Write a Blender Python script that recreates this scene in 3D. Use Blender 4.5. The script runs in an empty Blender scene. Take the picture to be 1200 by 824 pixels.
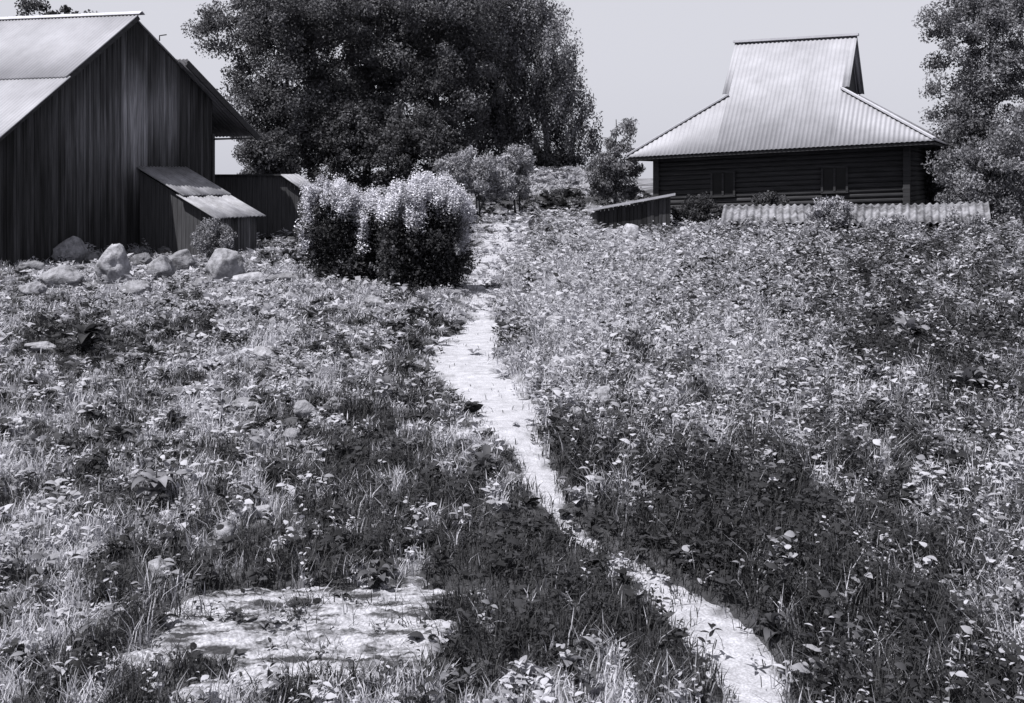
import bpy, bmesh, math, random
import numpy as np
from mathutils import Vector, Matrix, noise as mnoise

rng = np.random.default_rng(7)
random.seed(7)
SC = bpy.context.scene
COL = SC.collection
R = math.radians
EYE = 2.58                      # camera height above the near ground
F = 1200.0                      # focal length in photo pixels
HY = 205.0                      # row of the horizon in the photo


def P(px, py, d):
    """world point at depth d (metres) seen at photo pixel px, py"""
    return Vector(((px - 600) / F * d, d, EYE + (HY - py) / F * d))


# ------------------------------------------------------------------ noise
def _hash(ix, iy, seed):
    h = (ix.astype(np.int64) * 374761393 + iy.astype(np.int64) * 668265263 + seed * 1274126177) & 0x7fffffff
    h = (h ^ (h >> 13)) * 1103515245 & 0x7fffffff
    h = (h ^ (h >> 16)) & 0xffff
    return h / 65535.0


def vnoise(x, y, seed=0):
    x = np.asarray(x, float); y = np.asarray(y, float)
    ix = np.floor(x); iy = np.floor(y)
    fx = x - ix; fy = y - iy
    fx = fx * fx * (3 - 2 * fx); fy = fy * fy * (3 - 2 * fy)
    a = _hash(ix, iy, seed); b = _hash(ix + 1, iy, seed)
    c = _hash(ix, iy + 1, seed); d = _hash(ix + 1, iy + 1, seed)
    return (a * (1 - fx) + b * fx) * (1 - fy) + (c * (1 - fx) + d * fx) * fy


def fbm(x, y, seed=0, o=4, gain=.5):
    s = 0; a = .5; t = 0
    for k in range(o):
        s = s + a * vnoise(x * 2 ** k + 17.3 * k, y * 2 ** k - 9.1 * k, seed + k); t += a; a *= gain
    return s / t - .5


def sstep(x, a, b):
    t = np.clip((np.asarray(x, float) - a) / (b - a), 0, 1)
    return t * t * (3 - 2 * t)


# ------------------------------------------------------------------ terrain
PROF_D = np.array([-400, 0, 20, 24, 30, 36, 42, 50, 60, 80, 120, 300, 3000.])
PROF_Z = np.array([-2.6, -2.58, -2.58, -2.55, -2.36, -2.22, -2.10, -1.95, -1.9, -2.0, -4, -6, -10])

# path: photo row, left edge, right edge
PATH = [(262, 566, 640), (275, 560, 622), (300, 553, 604), (330, 545, 586), (352, 548, 582), (372, 545, 590), (392, 520, 592),
        (412, 503, 590), (432, 497, 592), (455, 516, 612), (480, 548, 634), (510, 574, 641), (540, 598, 647), (570, 610, 658),
        (600, 626, 676), (625, 655, 700), (650, 690, 740), (680, 722, 795), (710, 758, 852), (740, 784, 892), (770, 802, 916),
        (800, 822, 930), (830, 834, 940), (900, 845, 955)]


def prof(d):
    s = 0
    for o in (-2, -1, 0, 1, 2):
        s = s + np.interp(np.asarray(d, float) + o, PROF_D, PROF_Z)
    return s / 5


def hbase(x, y):
    x = np.asarray(x, float); y = np.asarray(y, float)
    z = prof(y)
    ax = x / np.maximum(y, 1) * F + 600
    bank = sstep(y, 50.8, 58.5) * (1 - sstep(y, 75, 110)) * sstep(ax, 330, 470) * (1 - sstep(ax, 690, 790))
    z = z + 2.25 * bank
    lip = np.exp(-((y - 51.5 - (ax - 630) * .01) / 1.0) ** 2) * sstep(ax, 545, 590) * (1 - sstep(ax, 700, 740))
    z = z - .3 * lip
    # the field to the right of the path lies a little higher
    z = z + .10 * sstep(x - np.interp(y, [5, 8, 11, 15, 25], [1.3, .45, .1, .0, -.6]), .2, 1.2) * (1 - sstep(y, 30, 40))
    z = z + .22 * fbm(x * .22, y * .22, 3, 3) * (1 - sstep(y, 60, 100)) + .10 * fbm(x * .9, y * .9, 5, 3) * (1 - sstep(y, 35, 60))
    return z + EYE


def row_depth(py):
    """depth of the ground seen at photo row py"""
    d = np.linspace(3, 56, 4000)
    yy = HY - prof(d) / d * F
    return float(np.interp(-py, -yy, d))


PD = np.array([row_depth(p[0]) for p in PATH])[::-1]
PL = np.array([(p[1] - 600) / F for p in PATH])[::-1]
PR = np.array([(p[2] - 600) / F for p in PATH])[::-1]


def path_lr(y):
    return np.interp(y, PD, PL) * y, np.interp(y, PD, PR) * y


def path_in(x, y):
    """>0 inside the footpath, metres from the edge"""
    l, r = path_lr(y)
    w = (.30 * fbm(x * 2.6, y * 2.2, 11, 4) + .05 * fbm(x * 11, y * 9, 12, 2)) * np.clip(y / 10, 1, 1.3) * (1 - .5 * sstep(y, 18, 22))
    v = np.minimum(x - l, r - x) + w
    return np.where((y > PD[0] - 1) & (y < PD[-1]), v, -9)




def clear_in(x, y):
    """>0 inside the bare earth clearing"""
    cx = (375 - 600) / F * 5.75; cy = 5.72
    u = (x - cx) / .9; v = (y - cy - .10 * (x - cx)) / .66
    return 1 - np.sqrt(u * u + v * v) + 1.1 * fbm(x * 1.9, y * 3.6, 21, 4)


def H(x, y):
    x = np.asarray(x, float); y = np.asarray(y, float)
    z = hbase(x, y)
    z = z - .07 * sstep(path_in(x, y), -.10, .12)
    z = z - .05 * sstep(clear_in(x, y), -.1, .2)
    return z


def hz(x, y):
    return float(H(np.array([x]), np.array([y]))[0])


def ground_at(px, py):
    d = row_depth(py)
    for _ in range(6):
        x = (px - 600) / F * d
        z = float(hbase(np.array([x]), np.array([d]))[0])
        d = d + .7 * ((EYE - z) * F / max(py - HY, 8) - d)
    x = (px - 600) / F * d
    return Vector((x, d, hz(x, d)))


# ------------------------------------------------------------------ objects, tags
def tag(o, label=None, cat=None, group=None, kind=None):
    if label: o['label'] = label
    if cat: o['category'] = cat
    if group: o['group'] = group
    if kind: o['kind'] = kind
    return o


def thing(name, label, cat, loc=(0, 0, 0), group=None):
    o = bpy.data.objects.new(name, None)
    o.location = loc; o.empty_display_size = .3
    COL.objects.link(o)
    return tag(o, label, cat, group)


def link(name, me, mat, parent=None, smooth=False):
    o = bpy.data.objects.new(name, me); COL.objects.link(o)
    if mat: me.materials.append(mat)
    if smooth:
        me.polygons.foreach_set('use_smooth', np.ones(len(me.polygons), bool))
    if parent is not None:
        o.parent = parent
        o.matrix_parent_inverse = Matrix.Translation(-Vector(parent.matrix_basis.translation))
    return o


def np_mesh(name, V, Q, tone=None):
    """quads only, numpy arrays"""
    me = bpy.data.meshes.new(name)
    V = np.asarray(V, np.float32); Q = np.asarray(Q, np.int32)
    me.vertices.add(len(V)); me.vertices.foreach_set('co', V.ravel())
    me.loops.add(Q.size); me.loops.foreach_set('vertex_index', Q.ravel())
    me.polygons.add(len(Q)); me.polygons.foreach_set('loop_start', np.arange(0, Q.size, Q.shape[1], dtype=np.int32))
    if tone is not None:
        a = me.attributes.new('tone', 'FLOAT', 'POINT'); a.data.foreach_set('value', np.asarray(tone, np.float32))
    me.update(calc_edges=True)
    return me


class MB:
    def __init__(s): s.v = []; s.f = []; s.t = []

    def box(s, c, ax, ay, az, tone=1.0):
        """centre c and three half axes"""
        c = Vector(c); ax = Vector(ax); ay = Vector(ay); az = Vector(az)
        s.hexa([c - ax - ay - az, c + ax - ay - az, c + ax + ay - az, c - ax + ay - az,
                c - ax - ay + az, c + ax - ay + az, c + ax + ay + az, c - ax + ay + az], tone)

    def hexa(s, p, tone=1.0):
        b = len(s.v); s.v += [tuple(q) for q in p]; s.t += [tone] * 8
        for f in ((0, 3, 2, 1), (4, 5, 6, 7), (0, 1, 5, 4), (1, 2, 6, 5), (2, 3, 7, 6), (3, 0, 4, 7)):
            s.f.append([b + i for i in f])

    def bar(s, p, q, w, h, up=(0, 0, 1), tone=1.0):
        p = Vector(p); q = Vector(q); d = (q - p)
        side = d.cross(Vector(up)).normalized() * w / 2
        u = side.cross(d).normalized() * h / 2
        s.hexa([p - side - u, p + side - u, q + side - u, q - side - u, p - side + u, p + side + u, q + side + u, q - side + u], tone)

    def tube(s, pts, rad, n=8, tone=1.0):
        b = len(s.v); m = len(pts)
        for i, p in enumerate(pts):
            p = Vector(p)
            t = (Vector(pts[min(i + 1, m - 1)]) - Vector(pts[max(i - 1, 0)])).normalized()
            a = t.cross(Vector((.31, .95, .05))).normalized(); c = t.cross(a)
            for k in range(n):
                q = p + (a * math.cos(2 * math.pi * k / n) + c * math.sin(2 * math.pi * k / n)) * rad[i]
                s.v.append(tuple(q)); s.t.append(tone)
        for i in range(m - 1):
            for k in range(n):
                s.f.append([b + i * n + k, b + i * n + (k + 1) % n, b + (i + 1) * n + (k + 1) % n, b + (i + 1) * n + k])
        s.f.append([b + k for k in range(n)][::-1]); s.f.append([b + (m - 1) * n + k for k in range(n)])

    def build(s, name, mat, parent=None, smooth=False):
        me = bpy.data.meshes.new(name); me.from_pydata(s.v, [], s.f)
        a = me.attributes.new('tone', 'FLOAT', 'POINT'); a.data.foreach_set('value', s.t)
        bm = bmesh.new(); bm.from_mesh(me); bmesh.ops.recalc_face_normals(bm, faces=bm.faces); bm.to_mesh(me); bm.free()
        return link(name, me, mat, parent, smooth)


# ------------------------------------------------------------------ materials (a grey, slightly violet world)
TINT = (.965, .965, 1.06)


def nodes(name):
    m = bpy.data.materials.new(name); m.use_nodes = True
    nt = m.node_tree; bs = nt.nodes['Principled BSDF']
    return m, nt, bs


def N(nt, t, **kw):
    n = nt.nodes.new(t)
    for k, v in kw.items(): setattr(n, k, v)
    return n


def mat_noise(name, lo, hi, scale=(1, 1, 1), detail=6, rough=.9, spec=.15, bump=0, use_tone=False, contrast=(.35, .65),
              second=None, coords='Object'):
    """grey material: noise between two albedos, optionally multiplied by the 'tone' attribute"""
    m, nt, bs = nodes(name)
    tc = N(nt, 'ShaderNodeTexCoord'); mp = N(nt, 'ShaderNodeMapping'); mp.inputs['Scale'].default_value = scale
    nt.links.new(tc.outputs[coords], mp.inputs['Vector'])
    nz = N(nt, 'ShaderNodeTexNoise'); nz.inputs['Scale'].default_value = 1; nz.inputs['Detail'].default_value = detail
    nz.inputs['Roughness'].default_value = .65
    nt.links.new(mp.outputs[0], nz.inputs['Vector'])
    mr = N(nt, 'ShaderNodeMapRange'); mr.inputs[1].default_value = contrast[0]; mr.inputs[2].default_value = contrast[1]
    mr.inputs[3].default_value = lo; mr.inputs[4].default_value = hi
    nt.links.new(nz.outputs['Fac'], mr.inputs[0])
    val = mr.outputs[0]
    if second:
        mp2 = N(nt, 'ShaderNodeMapping'); mp2.inputs['Scale'].default_value = second[0]
        nt.links.new(tc.outputs[coords], mp2.inputs['Vector'])
        n2 = N(nt, 'ShaderNodeTexNoise'); n2.inputs['Scale'].default_value = 1; n2.inputs['Detail'].default_value = 5
        nt.links.new(mp2.outputs[0], n2.inputs['Vector'])
        m2 = N(nt, 'ShaderNodeMapRange'); m2.inputs[1].default_value = .35; m2.inputs[2].default_value = .65
        m2.inputs[3].default_value = second[1]; m2.inputs[4].default_value = second[2]
        nt.links.new(n2.outputs['Fac'], m2.inputs[0])
        mu = N(nt, 'ShaderNodeMath', operation='MULTIPLY'); nt.links.new(val, mu.inputs[0]); nt.links.new(m2.outputs[0], mu.inputs[1])
        val = mu.outputs[0]
    if use_tone:
        at = N(nt, 'ShaderNodeAttribute'); at.attribute_name = 'tone'
        mu = N(nt, 'ShaderNodeMath', operation='MULTIPLY'); nt.links.new(val, mu.inputs[0]); nt.links.new(at.outputs['Fac'], mu.inputs[1])
        val = mu.outputs[0]
    vm = N(nt, 'ShaderNodeVectorMath', operation='SCALE'); vm.inputs[0].default_value = TINT
    nt.links.new(val, vm.inputs['Scale']); nt.links.new(vm.outputs[0], bs.inputs['Base Color'])
    bs.inputs['Roughness'].default_value = rough; bs.inputs['Specular IOR Level'].default_value = spec
    if bump:
        bp = N(nt, 'ShaderNodeBump'); bp.inputs['Strength'].default_value = 1; bp.inputs['Distance'].default_value = bump
        nt.links.new(nz.outputs['Fac'], bp.inputs['Height']); nt.links.new(bp.outputs[0], bs.inputs['Normal'])
    return m


def mat_leaf(name, trans=.3, spec=.1, rough=.6):
    m, nt, bs = nodes(name)
    at = N(nt, 'ShaderNodeAttribute'); at.attribute_name = 'tone'
    vm = N(nt, 'ShaderNodeVectorMath', operation='SCALE'); vm.inputs[0].default_value = TINT
    nt.links.new(at.outputs['Fac'], vm.inputs['Scale']); nt.links.new(vm.outputs[0], bs.inputs['Base Color'])
    bs.inputs['Roughness'].default_value = rough; bs.inputs['Specular IOR Level'].default_value = spec
    tr = N(nt, 'ShaderNodeBsdfTranslucent'); nt.links.new(vm.outputs[0], tr.inputs['Color'])
    mx = N(nt, 'ShaderNodeMixShader'); mx.inputs[0].default_value = trans
    out = nt.nodes['Material Output']
    nt.links.new(bs.outputs[0], mx.inputs[1]); nt.links.new(tr.outputs[0], mx.inputs[2]); nt.links.new(mx.outputs[0], out.inputs['Surface'])
    return m


M = {}
M['leaf'] = mat_leaf('leaf')
M['grass'] = mat_leaf('grass_blade', .3, .15, .6)
M['soil'] = mat_noise('soil', .55, 1.25, (6, 6, 6), 8, bump=.03, use_tone=True)
M['path'] = mat_noise('sandy_path', .22, .29, (7, 7, 7), 12, bump=.02, contrast=(.3, .6), second=((70, 70, 70), .72, 1.12), use_tone=True)
M['bare'] = mat_noise('bare_earth', .03, .27, (3.2, 11, 9), 14, bump=.02, contrast=(.42, .54), second=((60, 60, 60), .6, 1.15))
M['stone'] = mat_noise('pale_stone', .07, .23, (6, 6, 6), 12, bump=.06, contrast=(.3, .6), use_tone=True)
M['board'] = mat_noise('weathered_board', .45, 1.5, (30, 30, 1.0), 6, rough=.85, bump=.004, use_tone=True, contrast=(.3, .7),
                       second=((6, 6, .5), .6, 1.4))
M['darkboard'] = mat_noise('tarred_board', .025, .055, (25, 25, 1), 6, rough=.85, bump=.004)
M['log'] = mat_noise('dark_log', .016, .036, (1.2, 1.2, 18), 6, rough=.9, bump=.006)
M['tin'] = mat_noise('corrugated_tin', .20, .255, (1.2, 1.2, 1.2), 6, rough=.7, spec=.1, contrast=(.3, .7), second=((.5, .5, .3), .9, 1.08))
M['oldtin'] = mat_noise('old_tin', .10, .24, (2.5, 2.5, 2.5), 7, rough=.65, spec=.25, contrast=(.3, .7))
M['shelter'] = mat_noise('rusted_tin', .05, .19, (1.6, 3, 3), 8, rough=.8, contrast=(.38, .62))
M['trim'] = mat_noise('pale_trim', .28, .34, (3, 3, 3), 4, rough=.6)
M['trimdark'] = mat_noise('dark_trim', .02, .035, (3, 3, 12), 4, rough=.8)
M['glass'] = mat_noise('window_glass', .01, .014, (2, 2, 2), 2, rough=.3, spec=.1)
M['bark'] = mat_noise('bark', .02, .07, (10, 10, 2), 6, rough=.95, bump=.02)
M['palebark'] = mat_noise('birch_bark', .06, .28, (3, 3, 7), 5, rough=.9, contrast=(.42, .5))

# ------------------------------------------------------------------ tone of the ground plants (pale dry weeds, dark green ones, painted shade at the bank foot)
# photo pixel of the middle of a patch, half sizes, how much paler (+) or darker (-) the plants growing there are
PATCH = [(240, 360, 240, 45, .30), (150, 330, 160, 30, .16), (430, 345, 70, 22, .15), (95, 388, 46, 28, -.65), (215, 372, 26, 20, -.45),
         (240, 470, 130, 30, .12), (60, 470, 60, 60, -.08), (420, 430, 70, 50, -.22), (330, 540, 190, 40, -.10), (90, 540, 70, 40, -.08), (180, 545, 30, 30, .30),
         (540, 590, 80, 45, -.32), (440, 500, 60, 50, -.10), (330, 640, 200, 30, -.14), (500, 670, 110, 35, -.30), (280, 665, 90, 22, -.2), (110, 640, 70, 50, -.02),
         (45, 690, 45, 70, .28), (130, 760, 80, 55, -.22), (60, 800, 70, 30, .05), (680, 745, 150, 75, -.30), (590, 760, 70, 50, -.25), (620, 650, 70, 30, -.05), (560, 790, 40, 30, -.1),
         (660, 330, 70, 60, .30), (780, 300, 110, 25, .28), (720, 420, 110, 60, .16), (650, 400, 40, 60, .15), (800, 470, 90, 30, .20), (860, 350, 100, 60, -.02),
         (700, 540, 60, 35, -.2), (610, 440, 20, 60, -.12), (960, 330, 100, 50, -.03), (1080, 370, 90, 60, -.26), (1100, 300, 80, 25, -.06), (1010, 470, 60, 60, -.08),
         (880, 540, 120, 50, -.16), (780, 630, 90, 45, -.38), (890, 700, 60, 70, -.34), (1000, 750, 150, 80, -.24), (960, 610, 90, 30, -.02), (1050, 610, 140, 70, -.12),
         (1150, 480, 40, 70, -.25), (1175, 700, 30, 60, .06), (1120, 530, 40, 40, .06), (470, 375, 60, 18, -.1), (490, 390, 40, 10, -.35),
         (640, 236, 95, 7, -.9), (650, 212, 70, 12, .7), (620, 268, 60, 20, .2), (650, 282, 25, 8, -.4), (700, 258, 30, 10, -.3), (640, 305, 22, 8, -.4),  # first entry paints the shade under the bank as a strip of dark plants
         (560, 345, 18, 30, .25)]


def paleness(x, y, z=None):
    py = HY + (EYE - hbase(x, y)) / np.maximum(y, 1) * F
    px = 600 + x / np.maximum(y, 1) * F
    v = np.full(np.shape(x), .545)
    for a, b, c, d, g in PATCH:
        v = v + 1.1 * g * np.exp(-.5 * (((px - a) / c) ** 2 + ((py - b) / d) ** 2))
    v = v + .5 * fbm(x * .6, y * .5, 31, 3) + 3.9 * fbm(x * 1.7, y * 1.25, 37, 5, 1.0)
    return v


# ------------------------------------------------------------------ ground
def make_ground():
    ys = np.concatenate([np.linspace(-60, 3, 22), 3 + np.cumsum(np.linspace(.05, .35, 260))])
    last = ys[-1]
    ys = np.concatenate([ys, last + np.cumsum(np.geomspace(.5, 260, 62))])
    us = np.sign(np.linspace(-1, 1, 441)) * np.abs(np.linspace(-1, 1, 441)) ** 1.7
    hw = np.where(ys < 3, 20 + (3 - ys) * 1.2, .66 * ys + 18)
    hw = hw + np.maximum(0, ys - 70) * 3
    X = us[None, :] * hw[:, None]; Y = np.repeat(ys[:, None], len(us), 1)
    Z = H(X, Y)
    V = np.stack([X, Y, Z], -1).reshape(-1, 3)
    n = len(us); r = len(ys)
    i = np.arange(r - 1)[:, None] * n + np.arange(n - 1)[None, :]
    Q = np.stack([i, i + 1, i + n + 1, i + n], -1).reshape(-1, 4)
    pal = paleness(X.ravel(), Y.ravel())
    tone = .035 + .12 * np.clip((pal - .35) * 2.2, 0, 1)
    return tag(link('ground', np_mesh('ground', V, Q, tone), M['soil'], None, True), kind='structure')


make_ground()


def make_path():
    n, m = 620, 60
    rows = np.linspace(PD[0] - .6, PD[-1], 420) ; rows = PD[0] - .6 + (PD[-1] - PD[0] + .6) * np.linspace(0, 1, n) ** 1.5
    cols = np.linspace(-.6, 1.6, m)
    l, r = path_lr(rows)
    X = l[:, None] + (r - l)[:, None] * cols[None, :]; Y = np.repeat(rows[:, None], m, 1)
    Z = hbase(X, Y) - .048 + .022 * fbm(X * 2.5, Y * 2.5, 51, 4) + .022 * fbm(X * 16, Y * 16, 52, 4, .7)
    pi = path_in(X, Y)
    dirt = fbm(X * 2.4, Y * 3.4, 53, 5, .8) * 2.2
    t = 1.02 - .75 * sstep(.55 - pi * (3.2 / np.maximum(1, Y / 9)) + dirt, .25, .85) * .85
    t = t - .55 * np.exp(-((Y - 7.05) / .5) ** 2) * sstep(dirt, -.25, .2)
    t = t * (1 + .5 * fbm(X * 9, Y * 24, 54, 3))
    V = np.stack([X, Y, Z], -1).reshape(-1, 3)
    i = np.arange(n - 1)[:, None] * m + np.arange(m - 1)[None, :]
    Q = np.stack([i, i + 1, i + m + 1, i + m], -1).reshape(-1, 4)
    tag(link('path', np_mesh('path', V, Q, np.clip(t, .18, 1.2).ravel()), M['path'], None, True), kind='structure')


make_path()


def make_clearing():
    n, m = 300, 240
    X, Y = np.meshgrid(np.linspace(-2.5, .4, n), np.linspace(4.3, 6.75, m))
    c = clear_in(X, Y)
    ridge = np.abs(fbm(X * 1.6 + .3 * Y, Y * 5.5 - X * .8, 61, 4))
    Z = hbase(X, Y) - .16 + .17 * sstep(c, -.15, .12) + .022 * (1 - sstep(ridge, 0, .10)) * sstep(c, 0, .3) + .02 * fbm(X * 5, Y * 9, 63, 4) + .03 * fbm(X * 26, Y * 34, 64, 4, .8)
    V = np.stack([X, Y, Z], -1).reshape(-1, 3)
    i = np.arange(m - 1)[:, None] * n + np.arange(n - 1)[None, :]
    Q = np.stack([i, i + 1, i + n + 1, i + n], -1).reshape(-1, 4)
    tag(link('bare_earth', np_mesh('bare_earth', V, Q), M['bare'], None, True), kind='structure')


make_clearing()


# ------------------------------------------------------------------ leaves and blades as numpy meshes
def unit(a): return a / np.maximum(np.linalg.norm(a, axis=-1, keepdims=True), 1e-9)


def leaf_arrays(C, A, Nn, L, W, fold=.25):
    """kite leaves: centre C, length axis A, normal hint Nn, length L, width W"""
    A = unit(A); B = unit(np.cross(A, Nn)); K = np.cross(B, A)
    L = L[:, None]; W = W[:, None]
    v0 = C - A * L * .5; v2 = C + A * L * .5 - K * L * .08
    v1 = C - A * L * .06 + B * W * .5 + K * W * fold; v3 = C - A * L * .06 - B * W * .5 + K * W * fold
    V = np.stack([v0, v1, v2, v3], 1).reshape(-1, 3)
    Q = np.arange(len(C) * 4).reshape(-1, 4)
    return V, Q


def leaf_arrays_fine(C, A, Nn, L, W):
    """pointed, bending leaves of four segments for plants close by"""
    A = unit(A); B = unit(np.cross(A, Nn)); K = np.cross(B, A)
    L = L[:, None]; W = W[:, None]; rows = []
    for f, w, b in ((0, .06, 0), (.22, .75, .05), (.5, 1., .03), (.78, .62, -.08), (1, .04, -.26)):
        c = C + A * L * (f - .5) + K * L * b
        rows += [c - B * W * (w / 2), c + B * W * (w / 2)]
    V = np.stack(rows, 1).reshape(-1, 3)
    i = np.arange(len(C))[:, None] * 10
    Q = np.concatenate([i + np.array([[2 * q, 2 * q + 1, 2 * q + 3, 2 * q + 2]]) for q in range(4)], 1).reshape(-1, 4)
    return V, Q


def leaf_obj(name, C, A, Nn, L, W, tone, mat, parent=None, fold=.25):
    V, Q = leaf_arrays(C, A, Nn, L, W, fold)
    return link(name, np_mesh(name, V, Q, np.repeat(tone, 4)), mat, parent)


def rand_dirs(n, up=0.0):
    v = unit(rng.normal(size=(n, 3))); v[:, 2] += up
    return unit(v)


def overgrown(x, y):
    og = .02 + 1.0 * np.exp(-((y - 6.9) / .6) ** 2) + .40 * sstep(y, 19.5, 23)      # where the path is overgrown
    return og * sstep(fbm(x * 6, y * 4, 13, 3, .7), -.14, .06)


GB = 'stones heaped along the foot of the barn'
FOOT_STONES = [
    ('upright rounded boulder at the barn foot near the left edge', 84, 308, 36, 36, .95),
    ('low grey stone at the left edge below the barn corner', 38, 318, 28, 16, .7),
    ('pale bright boulder standing at the barn foot under the gable peak', 134, 330, 34, 40, 1.15),
    ('small dark stone between the upright boulder and the bright boulder', 108, 308, 18, 18, .55),
    ('broad low stone in front of the upright rounded boulder', 75, 336, 46, 22, .9),
    ('grey rounded stone right of the bright boulder', 166, 312, 26, 20, .6),
    ('egg shaped grey stone leaning beside the small round bush', 214, 318, 30, 34, .75),
    ('pale low stone between the grey rounded stone and the egg shaped stone', 188, 326, 32, 24, .95),
    ('rough pale boulder below the small round bush', 262, 330, 44, 36, .9),
    ('flat pale slab lying in front of the lean-to wall', 295, 332, 42, 12, 1.2),
    ('thin grey slab just right of the flat pale slab', 334, 330, 32, 9, .7),
    ('small stone half hidden left of the rough pale boulder', 236, 338, 22, 12, .8),
    ('dark stone against the barn boards behind the egg shaped stone', 194, 298, 18, 12, .5),
    ('small upright dark stone beside the upright rounded boulder', 62, 298, 16, 20, .5),
    ('low stone in the grass below the bright boulder', 160, 345, 40, 16, .9),
    ('small pale stone below the broad low stone', 40, 345, 30, 14, 1.0),
]
FIELD_STONES = [
    ('flat pale stone lying in the light grass right of the dark weed clump', 312, 422, 28, 11, 1.15, 20),
    ('tilted oblong slab in the left field pointing down to the right', 357, 488, 24, 16, 1.05, 38),
    ('long flat stone left of the tilted oblong slab', 290, 480, 34, 11, .95, 8),
    ('bright stone alone in the dark grass left of the path', 308, 607, 22, 13, 1.25, 18),
    ('pale blunt stone below and left of the bright lone stone', 264, 634, 20, 20, 1.0, -30),
    ('wedge shaped stone above the bare earth patch', 186, 678, 18, 22, 1.05, -40),
    ('round pale stone in the left field below the long flat stone', 342, 515, 20, 12, .95, 0),
    ('low stone near the left edge level with the dark weed clump', 50, 412, 34, 10, 1.0, 4),
    ('pale rock beside the path where it narrows near the top right', 650, 392, 26, 18, 1.2, -32),
    ('small blunt rock just below the rock beside the narrow path', 656, 436, 20, 14, 1.1, 5),
    ('angular pale stone in the weeds right of the path bend', 706, 476, 22, 20, 1.15, 20),
    ('pale stone in the weeds above the angular stone', 676, 490, 20, 12, 1.0, -10),
    ('large pale rock in front of the small slanting roofed shed', 740, 288, 20, 20, 1.25, 0),
    ('smaller pale rock touching the large rock before the small shed', 757, 290, 16, 15, 1.2, 0),
    ('third rounded rock right of the two rocks before the small shed', 776, 293, 14, 11, 1.1, 0),
    ('grey stone near the top of the path beside the right bushes', 640, 340, 16, 10, 1.1, -10),
    ('pale stone in the weeds between the path top and the small shed', 700, 352, 18, 12, 1.1, 10),
    ('pale stone below the vine covered bush beside the path', 440, 360, 24, 10, 1.0, 5),
]




STONE_AT = [(ground_at(a[1], a[2]), a[3]) for a in FOOT_STONES + FIELD_STONES]


# places where no plant of the field grows
def blocked(x, y):
    og = overgrown(x, y)
    b = (path_in(x, y) > .01 + .22 * np.clip(y / 8, 1, 2.2) * (rng.random(np.shape(x)) - .5)) & (rng.random(np.shape(x)) > og)
    b |= (clear_in(x, y) > .02) & (rng.random(np.shape(x)) > .04 + .75 * sstep(fbm(x * 3.0, y * 6, 14, 4, .7), .0, .14))
    # barn, lean-to, outbuilding
    s = (x + 11.496) * .469 + (y - 31) * .883; t = -((x + 11.496) * .883 - (y - 31) * .469)
    b |= (s > -6) & (s < 5.2) & (t > -.02) & (t < 16)
    b |= (s > .1) & (s < 2.3) & (t > -3.35) & (t < 0)
    b |= (x > -10.8) & (x < -7.2) & (y > 35.6) & (y < 39)
    for g, wpx in STONE_AT:                  # a little bare ground at each stone
        rw = max(.62 * wpx * g.y / F, .10)
        b |= (np.abs(x - g.x) < rw * (.8 + .4 * rng.random(np.shape(x)))) & (y > g.y - rw - .028 * g.y) & (y < g.y + rw) & (rng.random(np.shape(x)) > .16)
    tt = -(x - 16.5) * .891 + (y - 40) * .454; ww = (x - 16.5) * .454 + (y - 40) * .891
    b |= (tt > .8) & (tt < 12) & (ww > .6) & (ww < 9)
    return b


def scatter(n, d0, d1, pw):
    u = rng.random(n)
    e = 1 + pw
    d = (d0 ** e + u * (d1 ** e - d0 ** e)) ** (1 / e)
    x = (rng.random(n) * 2 - 1) * (.55 * d + 2.4)
    k = ~blocked(x, d)
    return x[k], d[k]


def right_of_path(x, y):
    l, r = path_lr(np.clip(y, PD[0], PD[-1]))
    return sstep(x - (l + r) / 2, 0, .5)


def tall(x, y):
    """plant height factor over the field"""
    rp = right_of_path(x, y)
    h = .62 + .5 * rp * (1 + .5 * sstep(y, 8, 26)) + .6 * fbm(x * .7, y * .7, 71, 3) + .9 * fbm(x * 2.6, y * 2.6, 72, 3)
    h = h * (1 - .45 * sstep(y, 36, 50))
    sb = (x + 11.496) * .469 + (y - 31) * .883; tb = (x + 11.496) * .883 - (y - 31) * .469
    h = h + .5 * np.exp(-((tb - .2) / .5) ** 2) * sstep(-sb, -2.2, 0) - .25 * np.exp(-((tb - 3) / 2) ** 2) * sstep(-sb, -3, 0)
    h = h * (1 - .5 * np.exp(-(((x - 4.0) / 1.6) ** 2 + ((y - 35) / 3) ** 2)))
    pi = path_in(x, y)
    h = h * np.where(y > 12, .3 + .7 * sstep(-pi, -.1, .5), np.maximum(.7 + .3 * sstep(-pi, .0, .3), np.minimum(1, 1.3 * overgrown(x, y))))
    return np.clip(h, .2, 1.8)


PALE, DARK = .36, .026


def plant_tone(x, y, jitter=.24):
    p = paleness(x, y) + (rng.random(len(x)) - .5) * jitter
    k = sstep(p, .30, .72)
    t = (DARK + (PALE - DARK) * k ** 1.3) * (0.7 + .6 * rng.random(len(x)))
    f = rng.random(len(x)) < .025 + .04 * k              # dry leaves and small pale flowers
    return np.where(f, .18 + .15 * rng.random(len(x)), t)


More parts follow.
